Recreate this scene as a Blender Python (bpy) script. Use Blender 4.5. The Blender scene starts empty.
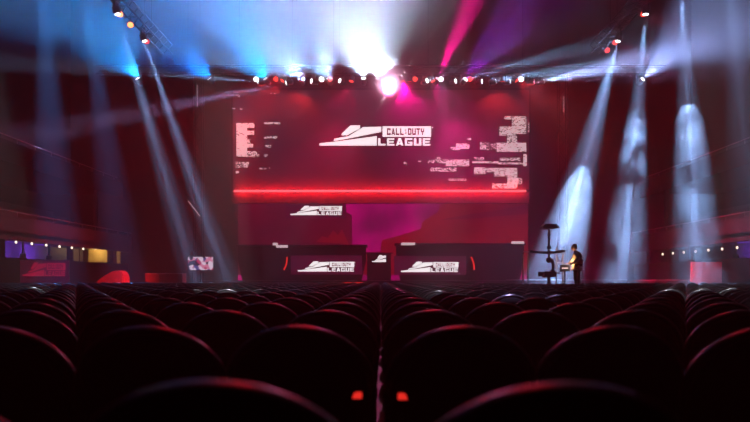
import bpy, bmesh, math, random
from mathutils import Vector, Matrix, Euler
random.seed(7)
S = bpy.context.scene
C = S.collection

# ------------------------------------------------------------------ camera
F = 720.0            # focal length in pixels of the 750 px wide frame
CX, HY = 381.0, 279.0
CZ = 1.04
cam = bpy.data.cameras.new('camera'); camo = bpy.data.objects.new('camera', cam); C.objects.link(camo)
camo.location = (0, 0, CZ); camo.rotation_euler = (math.pi/2, 0, 0)
cam.sensor_width = 36; cam.lens = 36*F/750
cam.shift_x = -(CX-375)/750; cam.shift_y = (HY-211)/750
cam.clip_start = 0.05; cam.clip_end = 300
cam.dof.use_dof = True; cam.dof.focus_distance = 40; cam.dof.aperture_fstop = 2.4
S.camera = camo

# ------------------------------------------------------------------ view and world
S.view_settings.view_transform = 'Standard'; S.view_settings.look = 'None'
S.view_settings.gamma = 1; S.view_settings.use_curve_mapping = False
S.view_settings.exposure = 0.0
W = bpy.data.worlds.new('world'); S.world = W; W.use_nodes = True
W.node_tree.nodes['Background'].inputs[0].default_value = (0.02, 0.02, 0.05, 1)
W.node_tree.nodes['Background'].inputs[1].default_value = 0.0
cy = S.cycles
cy.use_denoising = True
cy.max_bounces = 5; cy.diffuse_bounces = 1; cy.glossy_bounces = 2; cy.volume_bounces = 0; cy.transmission_bounces = 2
cy.caustics_reflective = False; cy.caustics_refractive = False
cy.sample_clamp_indirect = 3.0
HAZE = 0.010
FRONT = 4.0          # the front truss heads run dimmed
BEAM = 150000.0      # watts of a full moving head

# ------------------------------------------------------------------ helpers
def P(px, py, Y):
    return Vector(((px-CX)*Y/F, Y, CZ + (HY-py)*Y/F))

class MB:
    def __init__(s): s.b = bmesh.new()
    def box(s, lo, hi, rot=None, bevel=0):
        lo, hi = Vector(lo), Vector(hi); c = (lo+hi)/2; d = hi-lo
        m = Matrix.Translation(c) @ (rot.to_4x4() if rot else Matrix.Identity(4)) @ Matrix.Diagonal((d.x, d.y, d.z, 1))
        r = bmesh.ops.create_cube(s.b, size=1, matrix=m)
        if bevel:
            es = list({e for v in r['verts'] for e in v.link_edges})
            bmesh.ops.bevel(s.b, geom=es, offset=bevel, segments=2, affect='EDGES', profile=.6)
        return s
    def cyl(s, a, b, r1, r2=None, n=12):
        a, b = Vector(a), Vector(b); r2 = r1 if r2 is None else r2
        d = b-a; q = d.to_track_quat('Z', 'Y').to_matrix().to_4x4()
        bmesh.ops.create_cone(s.b, cap_ends=True, segments=n, radius1=max(r1, 1e-4), radius2=max(r2, 1e-4), depth=d.length,
                              matrix=Matrix.Translation((a+b)/2) @ q)
        return s
    def sph(s, c, r, n=12, sc=(1, 1, 1)):
        bmesh.ops.create_uvsphere(s.b, u_segments=n, v_segments=max(6, n//2), radius=r,
                                  matrix=Matrix.Translation(Vector(c)) @ Matrix.Diagonal((*sc, 1)))
        return s
    def tube(s, pts, r, n=8, closed=False):
        pts = [Vector(p) for p in pts]; rings = []; N = len(pts)
        up = Vector((0, 0, 1))
        prev = None
        for i, p in enumerate(pts):
            a = pts[i-1] if (i > 0 or closed) else p
            c = pts[(i+1) % N] if (i < N-1 or closed) else p
            t = (c-a).normalized()
            if prev is None:
                u = t.orthogonal().normalized()
            else:
                u = (prev - t*prev.dot(t)).normalized()
            prev = u; w = t.cross(u)
            rr = r[i] if isinstance(r, (list, tuple)) else r
            rings.append([s.b.verts.new(p + (u*math.cos(k*2*math.pi/n) + w*math.sin(k*2*math.pi/n))*rr) for k in range(n)])
        for i in range(N if closed else N-1):
            A, B = rings[i], rings[(i+1) % N]
            for k in range(n):
                s.b.faces.new((A[k], A[(k+1) % n], B[(k+1) % n], B[k]))
        if not closed:
            s.b.faces.new(list(reversed(rings[0]))); s.b.faces.new(rings[-1])
        return s
    def prism(s, poly, y0, y1):       # poly of (x,z); from y0 (towards viewer) to y1
        a = [s.b.verts.new((x, y0, z)) for x, z in poly]; b = [s.b.verts.new((x, y1, z)) for x, z in poly]
        n = len(poly)
        s.b.faces.new(a); s.b.faces.new(list(reversed(b)))
        for i in range(n): s.b.faces.new((a[i], b[i], b[(i+1) % n], a[(i+1) % n]))
        return s
    def quad(s, *p):
        s.b.faces.new([s.b.verts.new(q) for q in p]); return s
    def build(s, name, mat, parent=None, smooth=False, tri=False):
        bmesh.ops.recalc_face_normals(s.b, faces=s.b.faces)
        if tri: bmesh.ops.triangulate(s.b, faces=s.b.faces)
        me = bpy.data.meshes.new(name); s.b.to_mesh(me); s.b.free()
        me.materials.append(mat)
        if smooth:
            for p in me.polygons: p.use_smooth = True
            try: me.set_sharp_from_angle(angle=math.radians(50))
            except Exception: pass
        o = bpy.data.objects.new(name, me); C.objects.link(o)
        if parent: o.parent = parent
        return o

def tag(o, label=None, cat=None, group=None, kind=None):
    if label: o['label'] = label
    if cat: o['category'] = cat
    if group: o['group'] = group
    if kind: o['kind'] = kind
    return o
def empty(name, loc=(0, 0, 0), label=None, cat=None, group=None):
    o = bpy.data.objects.new(name, None); C.objects.link(o); o.location = loc; o.empty_display_size = .2
    return tag(o, label, cat, group)
def struct(o, label=None):
    o['kind'] = 'structure'
    if label: o['label'] = label
    return o

def mat(name, col, rough=.6, metal=0.0, vary=.15, scale=6.0, emit=None, es=0.0, bump=0.0, coat=0.0):
    m = bpy.data.materials.new(name); m.use_nodes = True
    nt = m.node_tree; b = nt.nodes['Principled BSDF']
    n = nt.nodes.new('ShaderNodeTexNoise'); n.inputs['Scale'].default_value = scale; n.inputs['Detail'].default_value = 4
    tc = nt.nodes.new('ShaderNodeTexCoord'); nt.links.new(tc.outputs['Object'], n.inputs['Vector'])
    r = nt.nodes.new('ShaderNodeValToRGB')
    r.color_ramp.elements[0].position = .3; r.color_ramp.elements[1].position = .7
    r.color_ramp.elements[0].color = (*[c*(1-vary) for c in col], 1)
    r.color_ramp.elements[1].color = (*[min(1, c*(1+vary)) for c in col], 1)
    nt.links.new(n.outputs['Fac'], r.inputs['Fac']); nt.links.new(r.outputs['Color'], b.inputs['Base Color'])
    b.inputs['Roughness'].default_value = rough; b.inputs['Metallic'].default_value = metal
    if name in ('black_chair_fabric', 'black_truss_metal', 'dark_wall'): b.inputs['Specular IOR Level'].default_value = .08
    if coat: b.inputs['Coat Weight'].default_value = coat
    if bump:
        bn = nt.nodes.new('ShaderNodeBump'); bn.inputs['Strength'].default_value = bump; bn.inputs['Distance'].default_value = .01
        nt.links.new(n.outputs['Fac'], bn.inputs['Height']); nt.links.new(bn.outputs['Normal'], b.inputs['Normal'])
    if emit:
        b.inputs['Emission Color'].default_value = (*emit, 1); b.inputs['Emission Strength'].default_value = es
    return m

def screen_mat(name, c0, c1, es, scale=.35, base=.12):
    """a lit LED surface: cloudy displayed picture of two colours over a matte dark face"""
    m = bpy.data.materials.new(name); m.use_nodes = True
    nt = m.node_tree; b = nt.nodes['Principled BSDF']
    tc = nt.nodes.new('ShaderNodeTexCoord')
    n = nt.nodes.new('ShaderNodeTexNoise'); n.inputs['Scale'].default_value = scale; n.inputs['Detail'].default_value = 5
    nt.links.new(tc.outputs['Object'], n.inputs['Vector'])
    r = nt.nodes.new('ShaderNodeValToRGB')
    r.color_ramp.elements[0].position = .35; r.color_ramp.elements[1].position = .68
    r.color_ramp.elements[0].color = (*c0, 1); r.color_ramp.elements[1].color = (*c1, 1)
    nt.links.new(n.outputs['Fac'], r.inputs['Fac'])
    nt.links.new(r.outputs['Color'], b.inputs['Emission Color'])
    b.inputs['Emission Strength'].default_value = es
    b.inputs['Base Color'].default_value = (base, base*.9, base*.9, 1); b.inputs['Roughness'].default_value = .55
    return m

M = {}
M['floor'] = mat('hall_floor', (.012, .012, .014), .5, scale=2)
M['wall'] = mat('dark_wall', (.008, .008, .011), .9, scale=1.5)
M['ceil'] = mat('dark_ceiling', (.02, .02, .025), .9)
M['fascia'] = mat('balcony_fascia_paint', (.11, .10, .11), .6, scale=3)
M['rail'] = mat('grey_rail_metal', (.5, .48, .5), .4, .2)
M['truss'] = mat('black_truss_metal', (.006, .006, .007), .6, 0)
M['fix'] = mat('black_fixture_plastic', (.02, .02, .022), .4)
M['fabric'] = mat('black_chair_fabric', (.004, .0036, .0045), .8, vary=.3, scale=60, bump=.15)
M['rim'] = mat('glossy_black_rim', (.012, .012, .014), .30, 0, coat=0, scale=20)
M['leg'] = mat('black_leg_metal', (.02, .02, .022), .3, .6)
M['deck'] = mat('black_stage_deck', (.03, .025, .028), .35)
M['booth'] = mat('booth_black_panel', (.035, .02, .025), .5)
M['white_led'] = mat('white_led_pixels', (.5, .5, .5), .5, emit=(1, .93, .95), es=1.25)
M['soft_led'] = mat('soft_pink_led_pixels', (.5, .5, .5), .5, emit=(.95, .68, .72), es=.75)
M['ink_led'] = mat('crimson_led_pixels', (.1, .02, .03), .5, emit=(.16, 0, .035), es=1.0)
M['strip'] = mat('red_led_tube', (.3, .05, .05), .4, emit=(1, .15, .18), es=1.4)
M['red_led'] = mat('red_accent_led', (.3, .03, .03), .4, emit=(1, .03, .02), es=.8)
M['bulb'] = mat('warm_white_bulb', (.8, .8, .8), .4, emit=(1, .8, .62), es=2.5)
M['lens_white'] = mat('white_lamp_lens', (.8, .8, .8), .2, emit=(.9, .95, 1), es=5.0)
M['lens_pink'] = mat('pink_lamp_lens', (.8, .5, .6), .2, emit=(1, .35, .5), es=3.0)
M['lens_red'] = mat('red_lamp_lens', (.6, .1, .1), .2, emit=(1, .06, .04), es=2.0)
M['lens_amber'] = mat('amber_lamp_lens', (.6, .3, .1), .2, emit=(1, .22, .05), es=4.0)

# ------------------------------------------------------------------ the hall
XW, Y0, Y1, ZC = 25.0, -7.0, 58.0, 26.0
struct(MB().box((-XW, Y0, -.3), (XW, Y1, 0)).build('floor', M['floor']))
struct(MB().box((-XW, Y0, ZC), (XW, Y1, ZC+.3)).build('ceiling', M['ceil']))
struct(MB().box((-XW-.3, Y0, -.3), (-XW, Y1, ZC+.3)).build('wall_left', M['wall']))
struct(MB().box((XW, Y0, -.3), (XW+.3, Y1, ZC+.3)).build('wall_right', M['wall']))
struct(MB().box((-XW-.3, Y1, -.3), (XW+.3, Y1+.3, ZC+.3)).build('wall_back', M['wall']))
struct(MB().box((-XW-.3, Y0-.3, -.3), (XW+.3, Y0, ZC+.3)).build('wall_front', M['wall']))

# ------------------------------------------------------------------ haze that fills the hall
hm = bpy.data.materials.new('thin_stage_haze'); hm.use_nodes = True
nt = hm.node_tree; nt.nodes.remove(nt.nodes['Principled BSDF'])
vs = nt.nodes.new('ShaderNodeVolumeScatter'); vs.inputs['Density'].default_value = HAZE; vs.inputs['Anisotropy'].default_value = .35
nt.links.new(vs.outputs[0], nt.nodes['Material Output'].inputs['Volume'])
hz = MB().box((-XW-.6, Y0-.6, -.6), (XW+.6, Y1+.6, ZC+.6)).build('haze', hm)
tag(hz, 'thin stage haze filling the whole dark hall', 'haze', kind='stuff')

# ------------------------------------------------------------------ light fixtures
def spot(name, loc, target, watts, deg, col, blend=.5, rad=.08, parent=None):
    l = bpy.data.lights.new(name, 'SPOT'); l.energy = watts; l.color = col; l.spot_size = math.radians(deg)
    l.spot_blend = blend; l.shadow_soft_size = rad
    o = bpy.data.objects.new(name, l); C.objects.link(o)
    o.location = loc; o.rotation_euler = (Vector(target)-Vector(loc)).to_track_quat('-Z', 'Y').to_euler()
    if parent:
        o.parent = parent; o.matrix_parent_inverse = Matrix.Translation(-parent.location)
    return o

HEADS = {}
def head_meshes():
    # prototypes, built once along -Z
    b = MB().box((-.17, -.13, -.10), (.17, .13, 0), bevel=.02)
    b.box((-.05, -.05, 0), (.05, .05, .14))
    y = MB().box((-.24, -.05, -.46), (-.19, .05, -.08), bevel=.01).box((.19, -.05, -.46), (.24, .05, -.08), bevel=.01).box((-.24, -.05, -.13), (.24, .05, -.08))
    h = MB().cyl((0, 0, .20), (0, 0, .08), .10, .17, 16).cyl((0, 0, .08), (0, 0, -.16), .17, .17, 16).cyl((0, 0, -.16), (0, 0, -.24), .17, .15, 16)
    l = MB().cyl((0, 0, -.235), (0, 0, -.25), .13, .13, 16)
    return b, y, h, l
def moving_head(top, aim, watts, deg, col, label, group, lens='lens_white', blend=.5, scale=1.0, extra=()):
    """top: where the base meets the truss (underside); aim: world point"""
    top = Vector(top)
    e = empty('moving_head_light', top, label, 'stage light', group)
    e.scale = (scale,)*3
    if not HEADS:
        b, y, h, l = head_meshes()
        HEADS['base'] = b.build('base', M['fix']).data; HEADS['yoke'] = y.build('yoke', M['fix']).data
        HEADS['head'] = h.build('head', M['fix'], smooth=True).data
        for o in [o for o in C.objects if o.data and o.data in HEADS.values()]: bpy.data.objects.remove(o)
        for k in ('lens_white', 'lens_pink', 'lens_red', 'lens_amber'):
            HEADS[k] = MB().cyl((0, 0, -.235), (0, 0, -.25), .13, .13, 16).build('lens', M[k]).data
        for o in [o for o in C.objects if o.data and o.data in HEADS.values()]: bpy.data.objects.remove(o)
    def add(nm, me, par):
        o = bpy.data.objects.new(nm, me); C.objects.link(o); o.parent = par; return o
    add('base', HEADS['base'], e)
    piv = top + Vector((0, 0, -.44))*scale
    d = (Vector(aim)-piv).normalized()
    q = d.to_track_quat('-Z', 'Y')
    yk = add('yoke', HEADS['yoke'], e)
    yk.rotation_euler.z = math.atan2(d.y, d.x) + math.pi/2
    h = add('head', HEADS['head'], e); h.location = (0, 0, -.44); h.rotation_euler = q.to_euler()
    add('lens', HEADS[lens], h)
    if watts: spot('spot_lamp', piv + d*.30*scale, aim, watts, deg, col, blend, .06, e)
    for (a2, w2, g2, c2, b2) in extra:
        d2 = (Vector(a2)-piv).normalized()
        spot('spot_lamp', piv + d*.30*scale, a2, w2, g2, c2, b2, .05, e)
    return e

def truss(a, b, label, w=.5, chains=4):
    a, b = Vector(a), Vector(b); d = (b-a); L = d.length; t = d.normalized()
    e = empty('lighting_truss', a, label, 'truss')
    up = Vector((0, 0, 1)); sd = t.cross(up).normalized()
    cs = [sd*w/2, -sd*w/2, sd*w/2+up*w, -sd*w/2+up*w]
    for c in cs: MB().cyl(c, c+d, .035, n=8).build('chord', M['truss'], e)
    m = MB(); n = int(L/.8)
    for i in range(n):
        p0, p1 = d*(i/n), d*((i+1)/n)
        m.cyl(cs[0]+p0, cs[2]+p1, .015, n=5); m.cyl(cs[1]+p0, cs[3]+p1, .015, n=5)
        m.cyl(cs[0]+p0, cs[1]+p1, .015, n=5); m.cyl(cs[2]+p0, cs[3]+p1, .015, n=5)
    m.build('lattice', M['truss'], e)
    for i in range(chains):
        p = d*((i+.5)/chains) + up*w
        MB().cyl(p, Vector((p.x, p.y, ZC-a.z-.002)), .02, n=6).build('hoist_chain', M['truss'], e)
    return e

TZ = 13.30; TS = 13.70     # underside of the trusses
truss((-17, 43.2, TZ), (17, 43.2, TZ), 'long black front truss above the big main screen', chains=6)
truss((-12, 18, TS), (-12, 40.5, TS), 'black side truss over the seats on the balcony with warm kiosk side')
truss((12, 18, TS), (12, 40.5, TS), 'black side truss above the three smoky white beams')

WHITE = (.30, .52, 1.0); BLUE = (.08, .32, 1.0); LILAC = (.62, .42, 1.0); RED = (1, .02, .03); MAG = (1, .0, .28)
yb = [36.3, 32.6, 28.9, 25.2]
left_to = [(232, 280), (200, 280), (128, 280), (62, 280)]
right_to = [(549, 285), (621, 285), (700, 285), (760, 285)]
wl = [1.3, 1.1, .4, .55]; wr = [1.5, .85, .75, .4]
lab_l = ['moving head of the beam that ends beside the small stage monitor, innermost on its truss',
         'moving head throwing the second slanted beam away from the stage monitor',
         'moving head throwing the third beam from the stage monitor side',
         'moving head over the balcony bulbs, throwing the almost upright blue beam']
lab_r = ['moving head throwing the slanted smoky beam behind the camera crane',
         'moving head throwing the middle smoky beam just past the crane operator',
         'moving head throwing the wide upright smoky beam before the balcony bulbs',
         'outermost moving head above the row of balcony bulbs beyond the smoky beams']
for i, Y in enumerate(yb):
    p = P(*left_to[i], Y); p.z = .3
    moving_head((-12, Y, TS), p, BEAM*wl[i], 8 if i < 2 else 11, WHITE if i < 2 else BLUE, lab_l[i], 'moving heads on the side trusses', blend=1,
                extra=[(p, BEAM*wl[i]*3, 2.6, WHITE, 1)] if i < 2 else [])
    p = P(*right_to[i], Y); p.z = .3
    moving_head((12, Y, TS), p, BEAM*wr[i], 15 if i == 0 else 12, WHITE, lab_r[i], 'moving heads on the side trusses', blend=1,
                extra=[(p, BEAM*wr[i]*4, 2.0, WHITE, 1)])

def par_can(top, aim, label, lens, group, watts=0, deg=25, col=RED):
    top = Vector(top); e = empty('par_can_light', top, label, 'stage light', group)
    MB().box((-.03, -.03, -.18), (.03, .03, 0)).box((-.3, -.04, -.03), (.3, .04, .02)).build('clamp', M['fix'], e)
    d = (Vector(aim)-top).normalized(); q = d.to_track_quat('-Z', 'Y').to_euler()
    h = MB().cyl((0, 0, .16), (0, 0, -.16), .13, .16, 14).build('can', M['fix'], e, True); h.location = (0, 0, -.32); h.rotation_euler = q
    l = MB().cyl((0, 0, -.14), (0, 0, -.175), .14, .14, 14).build('lens', M[lens], h)
    if watts: spot('spot_lamp', top+Vector((0, 0, -.32))+d*.25, aim, watts, deg, col, .6, .06, e)
    return e
pl = [(31.0, 'lens_red', 'third par'), (33.4, 'lens_amber', 'amber par, brightest'), (34.8, 'lens_amber', 'amber par, second'), (37.2, 'lens_red', 'red par, innermost')]
for Y, l, t in pl:
    par_can((-12.1, Y, TS), (-9, Y-12, 4), {31.0: 'red par can nearest the camera on the truss over the balcony kiosk side',
        33.4: 'glowing amber par can beside the second slanted beam on the kiosk side', 34.8: 'dimmer amber par can between two slanted beams on the kiosk side',
        37.2: 'red par can at the stage end of the kiosk side truss'}[Y], l, 'par cans on the side trusses', BEAM*.0012, 24, (1, .02, .10))
for Y in (33.4, 37.4, 38.7):
    par_can((12.1, Y, TS), (14, Y-12, 6), {33.4: 'red par can beside the middle smoky beam head', 37.4: 'red par can next to the head of the crane-side smoky beam',
        38.7: 'small red par can at the stage end of the truss above the smoky beams'}[Y], 'lens_red', 'par cans on the side trusses', BEAM*.006, 24, (1, .03, .06))

# heads on the front truss:  (px of head, aim px, aim py, aim Y, power, cone, colour, lens)
FT = 43.2
front = [
 (262, 60, 66, 40, .50, 6, WHITE, 'lens_white', 'white moving head throwing a thin flat beam away from the screen'),
 (290, 110, 119, 41, .3, 8, LILAC, 'lens_white', 'moving head throwing the lilac beam that dips below the front truss'),
 (315, 150, 40, 38, .45, 12, WHITE, 'lens_white', 'third moving head on the front truss from the dipping lilac beam side'),
 (343, 240, 40, 39, .30, 11, WHITE, 'lens_white', 'moving head throwing a short flat pale beam beneath the blue haze'),
 (424, 490, 55, 40, .2, 12, WHITE, 'lens_white', 'white moving head beside the magenta beam on the front truss'),
 (436, 482, -20, 39, .25, 22, MAG, 'lens_pink', 'moving head throwing the magenta beam steeply upward'),
 (452, 545, 58, 40, .25, 10, WHITE, 'lens_white', 'white moving head throwing a flat beam over the glitch graphics'),
 (478, 620, 62, 40, .50, 10, WHITE, 'lens_white', 'white moving head between the magenta beam and the end of the truss'),
 (506, 720, 48, 40, .8, 9, WHITE, 'lens_white', 'moving head throwing the long bright beam across the smoky beams'),
 (530, 720, 70, 40, .5, 10, LILAC, 'lens_pink', 'pink moving head above the upper corner of the glitch graphics'),
]
for (px, ax, ay, aY, w, deg, col, ln, lb) in front:
    moving_head((P(px, 80, FT).x, FT, TZ), P(ax, ay, aY), BEAM*FRONT*w, deg, col, lb, 'moving heads on the front truss', ln, blend=.9)
def flood(px, az, el, watts, deg, col, lb):
    top = Vector((P(px, 80, FT).x, FT, TZ)); a, l = math.radians(az), math.radians(el)
    d = Vector((math.sin(a)*math.cos(l), -math.cos(a)*math.cos(l), math.sin(l)))
    moving_head(top, top+Vector((0, 0, -.44))+d*10, watts, deg, col, lb, 'moving heads on the front truss', 'lens_white', 1)
flood(212, -60, 47, 56250, 100, (.0, .22, 1), 'outermost moving head of the front truss, throwing deep blue haze to the kiosk side')
flood(268, -56, 47, 162500, 100, (.0, .30, 1), 'moving head throwing blue haze high over the kiosk side')
flood(302, -38, 47, 120000, 100, (.20, .36, 1), 'moving head throwing the wide blue haze out to the balcony kiosk side')
flood(330, -22, 47, 150000, 100, (.36, .48, 1), 'moving head throwing the pale blue haze over the winged logo')
flood(364, -8, 47, 72000, 100, (.48, .62, 1), 'moving head throwing pale haze, second from the blinding lamp')
flood(378, 2, 47, 34000, 100, (.62, .72, 1), 'moving head right beside the blinding lamp throwing white haze upward')
flood(140, -35, 47, 42000, 100, (.0, .32, 1), 'moving head at the far kiosk side end of the front truss, throwing deep blue haze')
flood(640, 30, 30, 38000, 62, (.34, .46, 1), 'moving head at the far smoky side end of the front truss, throwing pale blue haze')
flood(463, 40, 28, 17000, 60, (.42, .03, 1), 'moving head throwing the dim violet haze over the glitch graphics')
flood(492, 80, 8, 45000, 18, (.40, .42, 1), 'moving head throwing pale haze towards the smoky beams')
flood(540, 78, 10, 620000, 18, (.38, .46, 1), 'last moving head on the front truss, throwing a long pale beam across the smoky ones')
for px, tx, lb in ((276, -5, 'small red par facing the seats above the winged logo side of the screen'), (330, -1.5, 'small red par facing the seats beside the short flat pale beam'),
               (415, 1.5, 'small red par facing the seats next to the blinding lamp'), (470, 5, 'small red par facing the seats above the glitch graphics')):
    par_can((P(px, 80, 42.9).x, 42.95, TZ), (tx, 8, 1), lb, 'lens_red', 'red pars facing the seats', 900, 36, (1, .01, .02))
hb = P(389, 80, FT)
for px, tx, ty, lb in ((256, -3.2, 14, 'added white par facing the seats, outermost over the winged logo side'), (322, -7, 17, 'added white par facing the seats between two red pars'),
                   (441, 1.8, 14, 'added white par facing the seats by the magenta beam'), (521, 7.5, 15, 'added white par facing the seats above the glitch graphics corner')):
    par_can((P(px, 80, 42.9).x, 42.95, TZ), (tx, ty, 1), lb, 'lens_white', 'added white pars facing the seats', 1300, 9, (.7, .72, 1))  # pars added to brighten the tops of the far chairs
moving_head((hb.x, FT-.1, TZ), (0, 0, 5.5), BEAM*.026, 62, (1, .06, .30), 'blinding white lamp in the middle of the front truss facing the seats',
            'moving heads on the front truss', 'lens_white', 1.0, 1.6,
            [((hb.x-.5, FT-10, TZ+2.5), BEAM*.015, 112, (1, .5, .78), 1), (P(455, -4, 41), BEAM*16, 1.6, (1, .9, 1), .5), (P(358, 132, 42), BEAM*.16, 6, (1, .7, .92), .9)])
truss((-9, 9, 15.5), (9, 9, 15.5), 'added black truss out of view over the nearer seats', chains=3)  # unseen truss, added to carry the lamps that light the chair rims
for i, (tx, ty, w, col, lb) in enumerate(((-2.25, 10.6, 900, (.95, .95, 1), 'brightest added white downlight over the seats'), (-6.2, 12.6, 800, (.8, .9, 1), 'outermost added white downlight over the kiosk side seats'),
        (-1.3, 10.1, 350, (.5, .45, 1), 'added violet downlight over the seats, kiosk side'), (.75, 9.0, 700, (.85, .8, 1), 'added pale violet downlight over the middle seats'), (1.35, 7.3, 450, (.6, .5, 1), 'added violet downlight over the nearer middle seats'),
        (4.4, 10.4, 700, (.9, .92, 1), 'added white downlight over the smoky side seats'), (2.9, 4.9, 500, (.75, .7, 1), 'added violet downlight over the nearest smoky side seats'), (5.6, 12.0, 700, (.9, .95, 1), 'outermost added downlight, white, over the smoky side seats'))):
    par_can((max(-8.8, min(8.8, tx*1.2)), 9, 15.5), (tx, ty, .9), lb, 'lens_white', 'added downlights over the seats', w*95, 4, col)  # added out-of-view lamps that put highlights on chosen chair rims
for x, t in ((-1.2, 'kiosk'), (1.2, 'smoky')):
    par_can((x, 9, 15.5), (x*1.6, 3.2, .9), 'added red downlight over the nearest seats, %s side of the middle' % t, 'lens_red', 'added downlights over the seats', 1700, 30, (1, .01, .03))  # added red lamps out of view, for streaks on the nearest rims
# red and magenta washes over the screen
for px, tx, col, w, lb in ((300, 290, RED, .10, 'red wash lamp above the winged logo side of the screen'), (410, 410, MAG, .16, 'magenta wash lamp above the screen lettering'),
                       (505, 500, RED, .10, 'red wash lamp above the glitch graphics')):
    par_can((P(px, 80, 42).x, 42.9, TZ), P(tx, 135, 43.8), lb, 'lens_red', 'wash lamps of the front truss', BEAM*w*.018, 120, col)
for px, ax, ay, w, col, lb in ((284, 240, 120, 4600, RED, 'red lamp throwing a red glow along the truss to the kiosk side'), (352, 330, 150, 2800, (1, .01, .12), 'red lamp glowing down beside the logo wing'),
                       (402, 420, 150, 2600, MAG, 'magenta lamp glowing down by the blinding lamp'), (432, 470, 150, 4200, MAG, 'magenta lamp glowing down next to the screen lettering'), (515, 560, 112, 4600, RED, 'red lamp throwing a red glow along the truss to the smoky side')):
    par_can((P(px, 80, 42.9).x, 42.93, TZ), P(ax, ay, 42), lb, 'lens_red', 'wash lamps of the front truss', w, 80, col)

# ------------------------------------------------------------------ lettering and the winged logo
def R(*a): return a
GL = {
 'C': [(0, 0, .32, 1), (0, 0, 1, .24), (0, .76, 1, 1), (.68, 0, 1, .36), (.68, .64, 1, 1)],
 'A': [(.24, .16, .76, .36)],
 'L': [(0, 0, .32, 1), (0, 0, 1, .24)],
 'O': [(0, 0, .32, 1), (.68, 0, 1, 1), (0, 0, 1, .24), (0, .76, 1, 1)],
 'F': [(0, 0, .32, 1), (0, .76, 1, 1), (0, .4, .85, .6)],
 'D': [(0, 0, .32, 1), (.68, .12, 1, .88), (0, 0, .86, .24), (0, .76, .86, 1)],
 'U': [(0, 0, .32, 1), (.68, 0, 1, 1), (0, 0, 1, .24)],
 'T': [(.34, 0, .66, 1), (0, .76, 1, 1)],
 'Y': [(.34, 0, .66, .5), (0, .45, .32, 1), (.68, .45, 1, 1), (0, .42, 1, .62)],
 'E': [(0, 0, .28, 1), (0, 0, 1, .22), (0, .78, 1, 1), (0, .4, .9, .6)],
 'G': [(0, 0, .28, 1), (0, 0, 1, .22), (0, .78, 1, 1), (.72, 0, 1, .5), (.45, .34, 1, .52)],
}
def word(mb, text, x0, x1, z0, z1, y, gap=.16, thick=.004):
    """union of strokes per letter on a small cell grid so faces never overlap"""
    n = len(text); widths = [(.5 if ch == ' ' else 1) for ch in text]
    cw = (x1-x0)/(sum(widths)+gap*(n-1)); x = x0
    for ch, wd in zip(text, widths):
        if ch in GL:
            xs = sorted({v for r in GL[ch] for v in (r[0], r[2])}); zs = sorted({v for r in GL[ch] for v in (r[1], r[3])})
            for i in range(len(xs)-1):
                for j in range(len(zs)-1):
                    mx, mz = (xs[i]+xs[i+1])/2, (zs[j]+zs[j+1])/2
                    if any(r[0] < mx < r[2] and r[1] < mz < r[3] for r in GL[ch]):
                        mb.quad((x+xs[i]*cw, y, z0+zs[j]*(z1-z0)), (x+xs[i+1]*cw, y, z0+zs[j]*(z1-z0)),
                                (x+xs[i+1]*cw, y, z0+zs[j+1]*(z1-z0)), (x+xs[i]*cw, y, z0+zs[j+1]*(z1-z0)))
        if ch == 'A':
            for leg in (((0, 0), (.28, 0), (.64, 1), (.34, 1)), ((.72, 0), (1, 0), (.66, 1), (.36, 1))):
                mb.quad(*[(x+u*cw, y, z0+v*(z1-z0)) for u, v in leg])
        x += cw*(wd+gap)
WING = [
 [(168, 108), (170, 98), (216, 55), (268, 55), (264, 74), (228, 92), (200, 108)],
 [(126, 139), (130, 126), (205, 113), (284, 64), (381, 62), (381, 90), (176, 131)],
 [(50, 163), (50, 151), (150, 140), (357, 112), (357, 163)],
]
def logo(parent, x0, z0, width, y, white, ink, wing_only=None, tall=1.0):
    """x0,z0: lower corner in the parent's space; y: plane; width: metres of the whole mark"""
    k = width/606.0
    X = lambda u: x0+(u-50)*k
    Z = lambda v: z0+(163-v)*k*tall
    m = MB()
    for poly in WING:
        if wing_only:
            poly = [(min(u, wing_only), v) for u, v in poly]
        m.b.faces.new([m.b.verts.new((X(u), y, Z(v))) for u, v in poly])
    m.build('logo_wing', white, parent, tri=True)
    if wing_only: return
    m = MB(); m.quad((X(388), y, Z(116)), (X(648), y, Z(116)), (X(648), y, Z(60)), (X(388), y, Z(60)))
    m.quad((X(652), y, Z(69)), (X(658), y, Z(69)), (X(658), y, Z(63)), (X(652), y, Z(63)))
    m.build('caption_plate', white, parent)
    m = MB()
    word(m, 'CALL', X(412), X(502), Z(107), Z(70), y-.006, .2); word(m, 'DUTY', X(524), X(612), Z(107), Z(70), y-.006, .2)
    word(m, 'O', X(508), X(517), Z(100), Z(91), y-.006); word(m, 'F', X(508), X(517), Z(87), Z(77), y-.006)
    m.build('caption_lettering', ink, parent)
    m = MB(); word(m, 'LEAGUE', X(364), X(644), Z(163), Z(124), y, .2)
    m.build('large_lettering', white, parent)

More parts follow.
